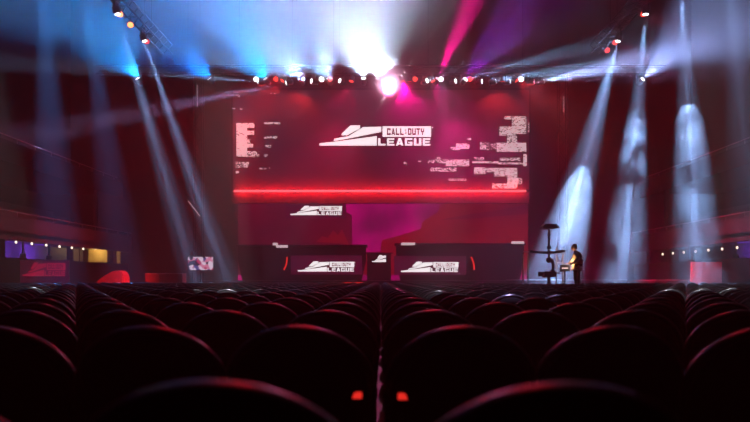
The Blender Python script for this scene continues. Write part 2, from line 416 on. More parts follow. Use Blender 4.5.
# ------------------------------------------------------------------ main screen
SY = 44.0
k = SY/F
M['main'] = screen_mat('main_screen_picture', (.05, 0, .004), (.13, .0, .016), .45, .22, .14)
e = empty('led_screen', (0, SY, 0), 'huge main screen with crimson picture, winged logo and white glitch blocks', 'screen')
def px2(px, py, Y=SY): p = P(px, py, Y); return p.x, p.z
xl, zt = px2(233, 90); xr, zb = px2(529, 189.5)
MB().box((xl, 0, zb), (xr, .35, zt)).build('display_panel', M['main'], e)
MB().box((xl-.12, .02, zb-.12), (xl, .4, zt+.12)).box((xr, .02, zb-.12), (xr+.12, .4, zt+.12)).box((xl, .02, zt), (xr, .4, zt+.12)).box((xl, .02, zb-.12), (xr, .4, zb)).build('frame', M['fix'], e)
lx, lz = px2(319.5, 145.6)
logo(e, lx, lz, 113*k, -.02, M['white_led'], M['ink_led'])
cells = {}
def fill(x0, y0, x1, y1, p, c=.6):
    y = y0
    while y < y1-.01:
        x = x0
        run = random.random() < p
        while x < x1-.01:
            if random.random() < .6: run = random.random() < p
            if run: cells[(round(x/c), round(y/c))] = c
            x += c
        y += c
random.seed(11)
for r in [(236.5, 123, 247, 156.5, .96), (246, 123, 254, 127.5, .9), (246, 131, 254, 135, .8), (246, 139, 250.5, 143, .7), (246, 144, 253, 147.5, .75), (246, 151, 259, 157, .55),
          (264, 122.5, 280, 124, .85), (264, 136, 277, 138, .6), (265, 145, 271, 147, .5), (264, 154.5, 268, 156, .6), (236, 162, 249, 167.5, .45), (236, 171, 239, 173, .6),
          (258, 167.5, 270, 169, .25), (232, 107.5, 234.5, 109, .8), (240, 108, 242, 109.5, .8), (236, 95, 240, 97, .4), (270, 92.8, 276, 94, .4),
          (504, 116.5, 511, 119.5, .8), (512, 116.5, 526, 127, .72), (499, 126.5, 515, 135, .78), (515, 126.5, 526, 133.5, .75), (507, 136, 517, 143, .6),
          (497, 143, 526, 152, .9), (480, 142, 486, 149, .6), (486, 143, 497, 150, .25), (456, 143.5, 469, 148.5, .8), (450, 147, 460, 149.5, .5), (467, 138, 471, 140, .6),
          (428, 159.5, 448, 163, .55), (446, 159.5, 469, 166, .75), (430, 167.5, 456, 171.5, .5), (448, 178.5, 466, 180.5, .55),
          (474, 157.5, 484, 159.5, .6), (500, 158, 520, 160.5, .6), (472, 161.6, 498, 163.4, .97), (498, 162.4, 524, 164.2, .8), (523, 154, 526.5, 165.5, .9),
          (474, 167.5, 485, 174, .9), (485, 168, 498, 172, .7), (494, 168, 510, 176, .75), (507, 168, 517, 187, .72), (492, 183.5, 517, 188, .6),
          (512, 178, 522, 183.5, .5), (404, 162, 407, 165, .6), (528.2, 121, 529, 132, .5), (437, 157, 441, 158.5, .5), (418, 161, 421, 162, .6)]:
    fill(*r)
m = MB()
for (i, j), c in cells.items():
    a = px2(i*c, j*c); b = px2((i+1)*c, (j+1)*c)
    m.quad((a[0], -.015, b[1]), (b[0], -.015, b[1]), (b[0], -.015, a[1]), (a[0], -.015, a[1]))
m.build('glitch_pattern', M['soft_led'], e)
MB().box((xl, .0, zb-.85), (xr, .3, zb-.13)).build('glow_catch_panel', M['fascia'], e)  # panel added below the tube to catch its red glow
# hangers up to the truss
for px in (270, 330, 430, 490):
    x, _ = px2(px, 90); MB().cyl((x, .18, zt), (x, -.6, TZ+.3), .03, n=6).build('hanger', M['truss'], e)

s = None
def area(name, loc, rot, sx, sy, watts, col, parent):
    l = bpy.data.lights.new(name, 'AREA'); l.shape = 'RECTANGLE'; l.size = sx; l.size_y = sy; l.energy = watts; l.color = col
    o = bpy.data.objects.new(name, l); C.objects.link(o); o.location = loc; o.rotation_euler = rot; o.parent = parent
    return o
s = empty('led_strip', (0, SY-.45, px2(0, 191, SY-.45)[1]), 'long glowing red light tube under the main screen', 'light strip')
a = P(234, 191, SY-.45).x; b = P(526, 191, SY-.45).x
MB().cyl((a, 0, 0), (b, 0, 0), .07, n=10).build('tube', M['strip'], s)
area('tube_light', ((a+b)/2, .07, 0), (math.pi/2, 0, 0), b-a, .08, 420, (1, .004, .008), s)
for t in range(7):
    x = a+(b-a)*(t+.5)/7
    MB().box((x-.03, .03, -.03), (x+.03, .45, .03)).build('bracket', M['fix'], s)

# ------------------------------------------------------------------ lower backdrop wall of the stage
BY = 48.0; SZ = .95
M['lower'] = screen_mat('lower_screen_picture', (.12, .0, .045), (.50, .0, .15), 1.2, .3, .12)
M['hill'] = screen_mat('red_hill_picture', (.16, .0, .006), (.36, .0, .012), .8, .25, .2)
M['streak'] = screen_mat('dark_streak_picture', (.05, .0, .012), (.08, .0, .02), 1.0, .5, .2)
M['haze_red'] = screen_mat('dim_red_picture', (.07, .0, .010), (.13, .0, .018), .9, .4, .12)
e = empty('backdrop_screen', (0, BY, 0), 'lower backdrop screen behind the booths with a red mountain slope on purple', 'screen')
xl, zt = px2(238, 190, BY); xr, zb = px2(528, 274, BY)
MB().box((xl, 0, SZ), (xr, .3, zt+.6)).build('display_panel', M['lower'], e)
def flat(name, pts, y, mt):
    m = MB(); m.b.faces.new([m.b.verts.new((px2(px, py, BY)[0], y, px2(px, py, BY)[1])) for px, py in pts]); return m.build(name, mt, e, tri=True)
flat('mountain_graphic', [(380, 252), (382, 240), (398, 236), (421, 229), (422, 222), (430, 217), (438, 212), (441, 204), (450, 198), (456, 190), (528, 190), (528, 275), (352, 275), (352, 252)], -.01, M['hill'])
flat('mountain_shadow_graphic', [(440, 220), (470, 214), (500, 210), (528, 204), (528, 214), (500, 216), (470, 219)], -.02, M['streak'])
flat('dim_picture', [(238, 190), (300, 190), (352, 215), (352, 275), (238, 275)], -.01, M['haze_red'])
flat('red_flare_graphic', [(316, 242), (322, 236), (328, 238), (333, 230), (338, 235), (342, 229), (346, 238), (349, 245), (336, 243)], -.02, M['hill'])

e = empty('side_screen', (0, 46.5, 0), 'upper small dark screen hung over the booth that shows a white winged logo', 'screen')
x0, z1 = px2(286, 200, 46.5); x1, z0 = px2(346, 219, 46.5)
M['dimred'] = screen_mat('small_screen_picture', (.05, .0, .014), (.075, .0, .02), 1.0, .5, .15)
MB().box((x0, 0, z0), (x1, .12, z1), bevel=.02).build('display_panel', M['dimred'], e)
a = px2(290.5, 215, 46.5); logo(e, *a, 52*46.5/F, -.02, M['white_led'], M['ink_led'])
for x in (x0+.4, x1-.4): MB().cyl((x, .06, z1-.03), (x, .06, ZC-.002), .02, n=6).build('hanger', M['truss'], e)

# ------------------------------------------------------------------ stage deck, booths
e = empty('stage_deck', (0, 0, 0), 'low black stage in front of the backdrop screen', 'stage')
SZ = .95
MB().box((-10.3, 40.5, 0), (10.3, 50, SZ), bevel=.02).build('platform', M['deck'], e)
MB().box((P(342, 277, 40.4).x, 40.42, SZ-.16), (P(364, 277, 40.4).x, 40.5, SZ-.09)).build('red_edge_light', M['red_led'], e)
for sx in (-1, 1):
    MB().box((sx*6-.9, 39.6, 0), (sx*6+.9, 40.05, SZ*.33)).box((sx*6-.9, 40.05, 0), (sx*6+.9, 40.495, SZ*.66)).build('steps', M['deck'], e)

def booth(px0, px1, py0, lab, lx, ly, lw, bars, red, Y=42.0, red_lean=1):
    x0, z1 = px2(px0, py0, Y); x1, _ = px2(px1, py0, Y)
    e = empty('player_booth', ((x0+x1)/2, Y, SZ), lab, 'booth', 'player booths')
    ox, oz = (x0+x1)/2, SZ
    h = z1-SZ
    # front shell with angled ends, open at the back
    MB().prism([(x0-ox+.25, 0), (x1-ox-.25, 0), (x1-ox, h*.55), (x1-ox, h-.12), (x0-ox, h-.12), (x0-ox, h*.55)], 0, .14).build('front_panel', M['booth'], e)
    MB().box((x0-ox-.08, -.1, h-.12), (x1-ox+.08, 1.5, h), bevel=.03).build('desk_top', M['booth'], e)
    for x in (x0-ox+.3, x1-ox-.4): MB().box((x, .14, 0), (x+.1, 1.4, h-.12)).build('side_panel', M['booth'], e)
    a = px2(lx, ly, Y-.05); sc = lw*(Y-.05)/F
    p0 = px2(lx-7, ly+3, Y); p1 = px2(lx+lw+7, ly-16, Y)
    MB().box((p0[0]-ox, -.06, p0[1]-oz), (p1[0]-ox, 0, p1[1]-oz)).build('display_panel', M['dimred'], e)
    logo(e, a[0]-ox, a[1]-oz, sc, -.08, M['white_led'], M['ink_led'])
    for b0, b1, by in bars:
        u = px2(b0, by+1.3, Y); v = px2(b1, by-1.3, Y)
        MB().box((u[0]-ox, -.14, u[1]-oz), (v[0]-ox, -.10, v[1]-oz)).build('light_bar', M['soft_led'], e)
    u = px2(red, 257, Y); v = px2(red+red_lean*3, 270, Y)
    m = MB(); pts = []
    for i in range(7):
        t = i/6; pts.append((u[0]+(v[0]-u[0])*t+.06*math.sin(t*math.pi)-ox, -.05, u[1]+(v[1]-u[1])*t-oz))
    m.tube(pts, .05, 6).build('red_light_tube', M['red_led'], e)
    return e
booth(238, 366, 244.5, 'player booth with white logo, under the small hanging logo screen', 298, 271.5, 57, [(273, 278, 244.2), (276.5, 288, 246.5)], 287, red_lean=-1)
booth(396, 524, 243, 'player booth with white logo, in front of the red mountain slope', 401, 272, 58, [(401, 415, 244), (511, 523.5, 242.6)], 471)
# caster desk in the middle with partly covered mark
x, z = px2(379, 262, 45)
e = empty('presenter_desk', (x, 45, SZ), 'narrow presenter desk between the two booths with half a white logo', 'desk')
MB().box((-.75, 0, 0), (.75, .12, 1.68), bevel=.02).build('front_panel', M['booth'], e)
MB().box((-.85, -.06, 1.68), (.85, .7, 1.75), bevel=.02).build('desk_top', M['booth'], e)
a = px2(372, 262, 45); 
logo(e, a[0]-x, a[1]-SZ, 27.5*45/F, -.02, M['white_led'], M['ink_led'], wing_only=357, tall=1.4)
MB().box((-.6, .12, 0), (-.5, .6, 1.68)).build('side_panel', M['booth'], e); MB().box((.5, .12, 0), (.6, .6, 1.68)).build('side_panel', M['booth'], e)

# towers at both ends of the front truss
for px, y0, y1, lb in ((196, 85, 107, 'black truss tower at the end of the front truss beside the stage monitor'), (565, 96, 112, 'black truss tower at the end of the front truss behind the smoky beams')):
    x = P(px, 100, 43.6).x
    e = empty('truss_tower', (x, 44.2, 0), lb, 'truss tower', 'truss towers')
    for dx in (-.25, .25):
        for dy in (-.25, .25): MB().cyl((dx, dy, .04), (dx, dy, TZ+.4), .035, n=6).build('chord', M['truss'], e)
    m = MB()
    for i in range(16):
        z0, z1 = .1+i*.8, .1+(i+1)*.8
        for sdy in (-.25, .25):
            m.cyl((-.25 if i % 2 else .25, sdy, z0), (.25 if i % 2 else -.25, sdy, z1), .016, n=5)
            m.cyl((sdy, -.25 if i % 2 else .25, z0), (sdy, .25 if i % 2 else -.25, z1), .016, n=5)
    m.build('lattice', M['truss'], e)
    MB().box((-.7, -.7, 0), (.7, .7, .05)).build('base_plate', M['truss'], e)
    za, zb_ = px2(px, y0, 43.9)[1], px2(px, y1, 43.9)[1]
    M.setdefault('dim_tube', mat('dim_white_tube', (.3, .3, .3), .4, emit=(.9, .75, .85), es=.25))
    MB().cyl((0, -.3, za), (0, -.3, zb_), .03, n=6).build('light_tube', M['dim_tube'], e)
# slanted stick of light
a, b = P(188, 201, 42), P(200, 216, 42)
M['stick'] = mat('pale_tube', (.4, .4, .4), .4, emit=(.9, .7, .8), es=.5)
e = empty('hanging_light_tube', a, 'thin pale slanted light tube hanging in the dark beside the screen', 'light tube')
MB().cyl((0, 0, 0), b-a, .028, n=8).build('tube', M['stick'], e)
MB().cyl((0, 0, 0), (0, 0, ZC-a.z), .008, n=5).build('wire', M['truss'], e); MB().cyl(b-a, ((b-a).x, 0, ZC-a.z), .008, n=5).build('wire', M['truss'], e)

# stage monitor
p = P(200.5, 263.5, 38)
e = empty('stage_monitor', (p.x, 38, 0), 'small bright television on a black stand beside the stage', 'television')
def tv_mat():
    m = bpy.data.materials.new('television_picture'); m.use_nodes = True; n = m.node_tree; b = n.nodes['Principled BSDF']
    tc = n.nodes.new('ShaderNodeTexCoord'); v = n.nodes.new('ShaderNodeTexVoronoi'); v.inputs['Scale'].default_value = 6
    n.links.new(tc.outputs['Object'], v.inputs['Vector'])
    r = n.nodes.new('ShaderNodeValToRGB'); cr = r.color_ramp; cr.interpolation = 'CONSTANT'
    cr.elements[0].color = (.8, .6, .75, 1); cr.elements[1].color = (.5, .03, .12, 1); cr.elements[1].position = .3
    q = cr.elements.new(.5); q.color = (.08, .05, .25, 1); q = cr.elements.new(.7); q.color = (.7, .2, .35, 1); q = cr.elements.new(.85); q.color = (.03, .02, .05, 1)
    s2 = n.nodes.new('ShaderNodeSeparateColor'); n.links.new(v.outputs['Color'], s2.inputs[0]); n.links.new(s2.outputs[0], r.inputs['Fac'])
    n.links.new(r.outputs['Color'], b.inputs['Emission Color']); b.inputs['Emission Strength'].default_value = .9
    b.inputs['Base Color'].default_value = (.02, .02, .02, 1); return m
tvw, tvh = 25*38/F, 13*38/F
MB().box((-tvw/2-.03, 0, p.z-tvh/2-.03), (tvw/2+.03, .07, p.z+tvh/2+.03), bevel=.01).build('casing', M['fix'], e)
MB().box((-tvw/2, -.012, p.z-tvh/2), (tvw/2, 0, p.z+tvh/2)).build('picture', tv_mat(), e)
MB().cyl((0, .1, .03), (0, .1, p.z), .04).build('pole', M['truss'], e)
MB().box((-.45, -.25, 0), (.45, .4, .04), bevel=.01).build('base', M['truss'], e)

# ------------------------------------------------------------------ balconies on both sides
for sx, side in ((-1, 'left'), (1, 'right')):
    X = lambda v: sx*v
    def bx(m, xa, xb, ya, yb_, za, zb_): return m.box((min(X(xa), X(xb)), ya, za), (max(X(xa), X(xb)), yb_, zb_))
    m = MB(); bx(m, 18, 25, 6, 52, 3.15, 3.35); bx(m, 18, 18.15, 6, 52, 2.95, 4.1)
    for i in range(6): bx(m, 18.9+i*.95, 25, 6, 52, 3.35+i*.42, 3.77+i*.42)
    struct(m.build('balcony_lower_'+side, M['fascia']))
    m = MB(); bx(m, 19, 25, 6, 53, 7.3, 7.5); bx(m, 19, 19.15, 6, 53, 7.0, 8.1)
    for i in range(4): bx(m, 20+i*1.1, 25, 6, 53, 7.5+i*.5, 8.0+i*.5)
    struct(m.build('balcony_upper_'+side, M['wall']))
    m = MB()
    for z, xx in ((4.35, 18.05), (8.35, 19.05)):
        m.cyl((X(xx), 6, z), (X(xx), 52, z), .03, n=6)
        for i in range(24): m.cyl((X(xx), 6.5+i*1.95, z-.3), (X(xx), 6.5+i*1.95, z), .018, n=5)
    struct(m.build('trim_rail_'+side, M['rail']))
    m = MB()
    for y in (12, 20, 28, 36, 44, 51): m.cyl((X(19.0), y, 0), (X(19.0), y, 3.15), .2, n=12)
    for y in (20, 36, 51): m.cyl((X(20.2), y, 3.35), (X(20.2), y, 7.3), .15, n=12)
    struct(m.build('columns_'+side, M['wall']))
    struct(bx(MB(), 18.25, 18.4, 6, 52, 0, 2.1).build('trim_half_wall_'+side, M['wall']))
    struct(bx(MB(), 21.5, 21.7, 6, 52, 0, 3.15).build('wall_concourse_'+side, M['fascia']))

def bulb(x, y, z, lb):
    e = empty('festoon_bulb', (x, y, z), lb, 'lamp', 'bulbs under the balconies')
    MB().sph((0, 0, 0), .058, 10, (1, 1, 1.15)).build('glass', M['bulb'], e, True)
    MB().cyl((0, 0, .07), (0, 0, .16), .035, n=8).build('socket', M['fix'], e)
    MB().cyl((0, 0, .15), (0, 0, 3.16-z), .012, n=5).build('cord', M['fix'], e)
w = ['first', 'second', 'third', 'fourth', 'fifth', 'sixth', 'seventh', 'eighth']
for i in range(6): bulb(-18.0-.2, 35.9+i*1.62, 2.88, 'small warm bulb under the balcony, %s in the row ending at the warm kiosk' % w[i])
for i in range(7): bulb(18.0+.2, 36.8+i*1.62, 2.64, 'small warm bulb under the balcony, %s in the row behind the smoky beam' % w[i])

def wash_lamp(loc, aim, col, watts, deg, lb, group):
    loc = Vector(loc); e = empty('wash_lamp', loc, lb, 'lamp', group)
    d = (Vector(aim)-loc).normalized(); q = d.to_track_quat('-Z', 'Y').to_euler()
    MB().box((-.2, -.12, -.05), (.2, .12, .05), bevel=.02).build('casing', M['fix'], e).rotation_euler = q
    (MB().box((-.04, -.04, -loc.z), (.04, .04, 0)) if loc.z < 1 else MB().box((-.04, -.04, 0), (.04, .04, 3.152-loc.z))).build('bracket', M['fix'], e)
    spot('spot_lamp', loc+d*.12, aim, watts, deg, col, .7, .1, e)
# purple light on the concourse walls
for x, y, t, lb in ((-20.2, 43.8, -1, 'purple wash lamp in the concourse beside the nearest balcony bulbs'), (-20.2, 40.6, -1, 'purple wash lamp in the concourse at the frame side of the balcony bulbs'),
                (20.2, 41.0, 1, 'purple wash lamp in the concourse behind the smoky beam bulbs')):
    wash_lamp((x, y, 2.35), (x+t*1.3, y+.3, 2.75), (.22, .05, 1), 300, 140, lb, 'purple concourse lamps')

# warm lit kiosk
p0, p1 = P(79, 262, 50), P(112, 246.5, 50)
M['kiosk'] = mat('kiosk_cream_wall', (.55, .42, .2), .7, scale=3)
M['curtain'] = mat('tan_curtain', (.35, .2, .1), .8, scale=8)
e = empty('kiosk', ((p0.x+p1.x)/2, 50, 0), 'warm lit kiosk with cream inside and tan curtain under the balcony', 'kiosk')
hw = (p1.x-p0.x)/2
MB().box((-hw, 0, 0), (hw, .5, p0.z), bevel=.03).build('counter', M['booth'], e)
MB().box((-hw, 1.6, p0.z-.6), (hw, 1.7, p1.z)).build('inside_wall', M['kiosk'], e)
MB().box((-hw, .0, p1.z), (hw, 1.7, p1.z+.1)).build('canopy', M['booth'], e)
for x in (-hw, hw-.08): MB().box((x, .0, p0.z), (x+.08, .08, p1.z)).build('post', M['booth'], e)
m = MB()
for i in range(8):
    xx = hw*.42+i*hw*.55/8
    m.cyl((xx+.05, .9, p0.z-.6), (xx+.05, .9, p1.z), .07, n=8)
m.build('curtain', M['curtain'], e, True)
l = bpy.data.lights.new('kiosk_lamp', 'POINT'); l.energy = 60; l.color = (1, .62, .2); l.shadow_soft_size = .1
lo = bpy.data.objects.new('kiosk_lamp', l); C.objects.link(lo); lo.parent = e; lo.location = (-.3, .8, p1.z-.25)

# red lit logo banner, draped mound, road case, barrier
M['banner'] = screen_mat('banner_back', (.03, 0, .008), (.05, 0, .012), 1, .6, .15)
M['banner_red'] = screen_mat('banner_mark', (.26, 0, .022), (.36, .004, .035), 1, .8, .2)
p0, p1 = P(20, 279, 34), P(69, 260, 34)
e = empty('logo_banner', ((p0.x+p1.x)/2, 34, 0), 'dim red banner with winged logo standing below the balcony bulbs', 'banner')
hw = (p1.x-p0.x)/2
MB().box((-hw, 0, .12), (hw, .08, p1.z), bevel=.01).build('board', M['banner'], e)
for x in (-hw+.2, hw-.3): MB().box((x, -.25, 0), (x+.1, .35, .12)).build('foot', M['fix'], e)
logo(e, -hw+.12, 1.04+.14, 2*hw-.25, -.02, M['banner_red'], M['banner'], tall=1.75)

M['board_red'] = mat('dull_red_glow_board', (.5, .04, .06), .7, emit=(.08, .0, .008), es=1)  # board carries a faint red emission of its own
M['drape'] = mat('red_cloth', (.5, .03, .03), .7, scale=5, bump=.4)
p0 = P(112, 279, 38)
e = empty('draped_case', (p0.x, 38, 0), 'equipment stack draped in a bright red lit cloth below the kiosk', 'draped case')
m = MB()
prof = [(-.95, 0), (-.85, .75), (-.5, 1.0), (-.1, 1.28), (.25, 1.5), (.62, 1.48), (.78, 1.2), (.85, 0)]
m.prism(prof, -.5, .5); bmesh.ops.bevel(m.b, geom=list(m.b.edges), offset=.07, segments=3, affect='EDGES')
m.build('cloth', M['drape'], e, True)
p0 = P(166, 279, 39)
M['case'] = mat('dark_red_case', (.22, .03, .03), .55)
e = empty('road_case', (p0.x, 39, 0), 'wide dark red road case between the draped stack and stage monitor', 'case')
MB().box((-1, -.4, .12), (1, .4, 1.35), bevel=.03).build('box', M['case'], e)
for x in (-.85, .75):
    for y in (-.3, .3): MB().cyl((x, y-.03, .06), (x, y+.03, .06), .06, n=10).build('caster', M['fix'], e)
m = MB()
for z in (.14, 1.33):
    m.box((-1.01, -.42, z-.02), (1.01, -.40, z+.02))
m.build('metal_edging', M['rail'], e)

wash_lamp((-9.6, 35.2, .35), (-14, 38, 1.2), (1, .03, .02), 1600, 50, 'red floor lamp shining on the draped stack', 'red floor lamps')
wash_lamp((-11.0, 33.0, .35), (-18, 38, 3.6), (1, .02, .05), 350, 60, 'red floor lamp shining up at the balcony front over the banner', 'red floor lamps')
wash_lamp((12.5, 34.0, .35), (18, 40, 3.0), (1, .02, .10), 1500, 70, 'red floor lamp shining at the balcony behind the smoky beams', 'red floor lamps')
wash_lamp((8.0, 38.5, .35), (17.5, 37.5, 1.0), (1, .02, .06), 600, 60, 'red floor lamp shining along the crowd barrier', 'red floor lamps')

M['barrier'] = mat('barrier_grey_metal', (.3, .28, .28), .4, .3)
for i in range(7):
    x = 7.2+i*1.55
    e = empty('crowd_barrier', (x, 37, 0), 'grey metal crowd barrier, %s from the stage end in front of the smoky beams' % w[i], 'barrier', 'crowd barriers')
    MB().box((-.74, -.03, .15), (.74, .03, .95)).build('panel', M['booth'], e)
    MB().cyl((-.75, 0, .98), (.75, 0, .98), .035, n=8).build('top_rail', M['barrier'], e)
    for xx in (-.6, .6): MB().box((xx-.04, -.1, 0), (xx+.04, .6, .15)).build('foot', M['barrier'], e)
# red patch board on the other side
p0, p1 = P(691, 279, 35.3), P(722, 262, 35.3)
e = empty('red_board', ((p0.x+p1.x)/2, 35.3, 0), 'dull red self-glowing board standing below the balcony behind the widest smoky beam', 'board')
hw = (p1.x-p0.x)/2
MB().box((-hw, 0, .1), (hw, .08, p1.z), bevel=.01).build('panel', M['board_red'], e)
for x in (-hw+.1, hw-.2): MB().box((x, -.25, 0), (x+.1, .35, .1)).build('foot', M['fix'], e)

# ------------------------------------------------------------------ smoke in the beams
def smoke(name, pts, radii, dens, label, scale=.5, thr=.36, seed=0.):
    sm = bpy.data.materials.new('drifting_smoke'); sm.use_nodes = True; n = sm.node_tree
    n.nodes.remove(n.nodes['Principled BSDF'])
    tc = n.nodes.new('ShaderNodeTexCoord'); mp = n.nodes.new('ShaderNodeMapping'); mp.inputs['Location'].default_value = (seed, seed*.7, seed*1.3)
    mp.inputs['Scale'].default_value = (1, 1, .8)
    tx = n.nodes.new('ShaderNodeTexNoise'); tx.inputs['Scale'].default_value = scale; tx.inputs['Detail'].default_value = 4; tx.inputs['Distortion'].default_value = .6
    mr = n.nodes.new('ShaderNodeMapRange'); mr.inputs['From Min'].default_value = thr; mr.inputs['From Max'].default_value = thr+.28
    mr.inputs['To Max'].default_value = dens
    v = n.nodes.new('ShaderNodeVolumeScatter'); v.inputs['Anisotropy'].default_value = .2
    L = n.links.new
    L(tc.outputs['Object'], mp.inputs['Vector']); L(mp.outputs[0], tx.inputs['Vector']); L(tx.outputs['Fac'], mr.inputs['Value']); L(mr.outputs[0], v.inputs['Density'])
    L(v.outputs[0], n.nodes['Material Output'].inputs['Volume'])
    sm.cycles.volume_step_rate = .7
    o = MB().tube(pts, radii, 14).build(name, sm)
    return tag(o, label, 'smoke', kind='stuff')
def puff(center, r, dens, label):
    sm = bpy.data.materials.new('lamp_glare_smoke'); sm.use_nodes = True; n = sm.node_tree; n.nodes.remove(n.nodes['Principled BSDF'])
    tc = n.nodes.new('ShaderNodeTexCoord'); ln = n.nodes.new('ShaderNodeVectorMath'); ln.operation = 'LENGTH'
    mr = n.nodes.new('ShaderNodeMapRange'); mr.interpolation_type = 'SMOOTHERSTEP'
    mr.inputs['From Min'].default_value = r; mr.inputs['From Max'].default_value = 0; mr.inputs['To Max'].default_value = dens
    v = n.nodes.new('ShaderNodeVolumeScatter'); v.inputs['Anisotropy'].default_value = .2; L = n.links.new
    L(tc.outputs['Object'], ln.inputs[0]); L(ln.outputs['Value'], mr.inputs['Value']); L(mr.outputs[0], v.inputs['Density'])
    L(v.outputs[0], n.nodes['Material Output'].inputs['Volume'])
    o = MB().sph((0, 0, 0), r, 20).build('glare_puff', sm); o.location = center
    return tag(o, label, 'smoke', kind='stuff')
puff((hb.x, FT-.95, TZ-.68), 1.72, 1.5, 'added smoke puff imitating the glare around the blinding lamp')  # smoke ball added to imitate the glare of the lamp
def along(src, dst, t): return Vector(src).lerp(Vector(dst), t)
for i, (t0, dens, lb, sd) in enumerate(((.50, .16, 'pale smoke in the slanted beam behind the camera crane', 1.), (.34, .13, 'pale smoke in the middle beam past the crane operator', 5.3),
                                   (.40, .15, 'pale swirling smoke in the widest beam before the balcony bulbs', 9.1))):
    Y = yb[i]; src = (12, Y, TS-.4); d = P(*right_to[i], Y); d.z = .1
    ts = [t0, t0+.05, t0+.14, t0+.25, t0+.36, t0+.46, 1.0]
    smoke('smoke_plume', [along(src, d, t) for t in ts], [.25, .6, .95, 1.3, 1.6, 1.8, 2.2], dens*(1.0 if i == 0 else 1.7), lb, seed=sd, scale=(.5, .75, .8)[i], thr=(.36, .42, .43)[i])

# ------------------------------------------------------------------ camera platform, crane and operator
CY = 28.0; RZ = .6
M['riser'] = mat('grey_riser', (.06, .06, .06), .7)
e = empty('camera_platform', (P(560, 280, CY).x, CY, 0), 'black raised platform carrying the camera crane and its operator', 'platform')
MB().box((-1.6, -1.1, RZ-.1), (1.75, 1.2, RZ), bevel=.01).build('deck', M['riser'], e)
for x in (-1.5, 0, 1.65):
    for y in (-1, 1.1): MB().cyl((x, y, 0), (x, y, RZ-.1), .04, n=8).build('leg', M['truss'], e)
zr = P(0, 247, CY).z
for px in (527, 532, 561.5, 568):
    x = P(px, 280, CY).x-e.location.x
    MB().cyl((x, .8, RZ), (x, .8, zr-(.25 if px < 540 else .0)), .03, n=8).build('rail_post', M['rail'], e)
for py in (251, 262):
    xa, xb = P(527, 0, CY).x-e.location.x, P(568, 0, CY).x-e.location.x
    z = P(0, py, CY).z
    if py == 262:
        xa = P(561.5, 0, CY).x-e.location.x
    MB().cyl((xa, .8, z), (xb, .8, z), .025, n=8).build('guard_rail', M['rail'], e)

M['crane'] = mat('dark_crane_metal', (.025, .02, .02), .4, .3)
cx = P(549, 0, CY).x
zz = lambda py: P(0, py, CY).z
e = empty('camera_crane', (cx, CY, RZ), 'camera crane with flat counterweight plate on top and camera slung below', 'camera crane')
def lz_(py): return zz(py)-RZ
MB().cyl((0, 0, lz_(262)), (0, 0, lz_(228)), .045, .035, n=10).build('pole', M['crane'], e)
MB().cyl((0, 0, lz_(249)), (0, 0, lz_(246)), .08, .08, n=10).cyl((0, 0, lz_(236)), (0, 0, lz_(234)), .06, .06, n=10).build('collar', M['crane'], e)
MB().prism([(-.30, lz_(228.5)), (-.18, lz_(229.2)), (.18, lz_(229.2)), (.34, lz_(228.2)), (.30, lz_(226.5)), (.22, lz_(224.3)), (-.2, lz_(224.3)), (-.30, lz_(226.5))], -.3, .3).build('top_plate', M['crane'], e)
pts = []
for i in range(11):
    t = i/10; pts.append((-.75+1.35*t, -.05, lz_(251.2+1.6*math.sin(t*math.pi))))
MB().tube(pts, .05, 8).build('cross_arm', M['crane'], e)
MB().sph((0, 0, lz_(260)), .12, 12).build('pan_joint', M['crane'], e, True)
MB().tube([(0, 0, lz_(259)), (.10, 0, lz_(260.5)), (.16, 0, lz_(264)), (.17, 0, lz_(268)), (.13, 0, lz_(272))], [.06, .07, .065, .055, .05], 8).build('hanging_arm', M['crane'], e)
cb = MB().box((-.22, -.18, lz_(277)), (.26, .3, lz_(271.5)), bevel=.02).build('camera_body', M['crane'], e)
MB().cyl((-.22, .05, lz_(274)), (-.40, .05, lz_(274)), .075, .095, n=12).build('lens', M['fix'], cb)
MB().box((.05, -.1, lz_(271.5)), (.2, .1, lz_(270.0))).build('viewfinder', M['fix'], cb)
MB().box((-.42, -.04, lz_(273.6)), (.42, .02, lz_(272.8))).build('cradle_bar', M['crane'], e)
MB().cyl((.0, .02, lz_(277)), (.0, .02, 0), .06, .09, n=10).build('pedestal', M['crane'], e)
MB().cyl((0, .02, .04), (0, .02, 0), .4, .45, n=16).build('base', M['crane'], e)

# small operator monitor and warm lamp on it
x = P(567, 0, CY).x
e = empty('operator_monitor', (x, CY+.35, RZ), 'small lit monitor on a thin stand in front of the crane operator', 'monitor')
M['monpic'] = mat('monitor_picture', (.1, .1, .1), .4, emit=(1, .72, .55), es=1.4)
zc = zz(268)-RZ
MB().cyl((0, 0, 0), (0, 0, zc), .025, n=8).build('stand', M['truss'], e)
MB().cyl((0, 0, 0), (0, 0, .03), .25, n=14).build('base', M['truss'], e)
MB().box((-.2, -.04, zc-.13), (.2, .02, zc+.13), bevel=.01).build('casing', M['fix'], e)
pc = MB().box((.2, -.035, zc-.11), (.206, .015, zc+.11)).build('picture', M['monpic'], e)
MB().box((-.12, -.046, zc-.02), (.12, -.04, zc+.02)).build('tally_light', M['monpic'], e)
l = bpy.data.lights.new('monitor_lamp', 'POINT'); l.energy = 26; l.color = (1, .5, .18); l.shadow_soft_size = .08
lo = bpy.data.objects.new('monitor_lamp', l); C.objects.link(lo); lo.parent = e; lo.location = (.26, -.12, zc+.25)

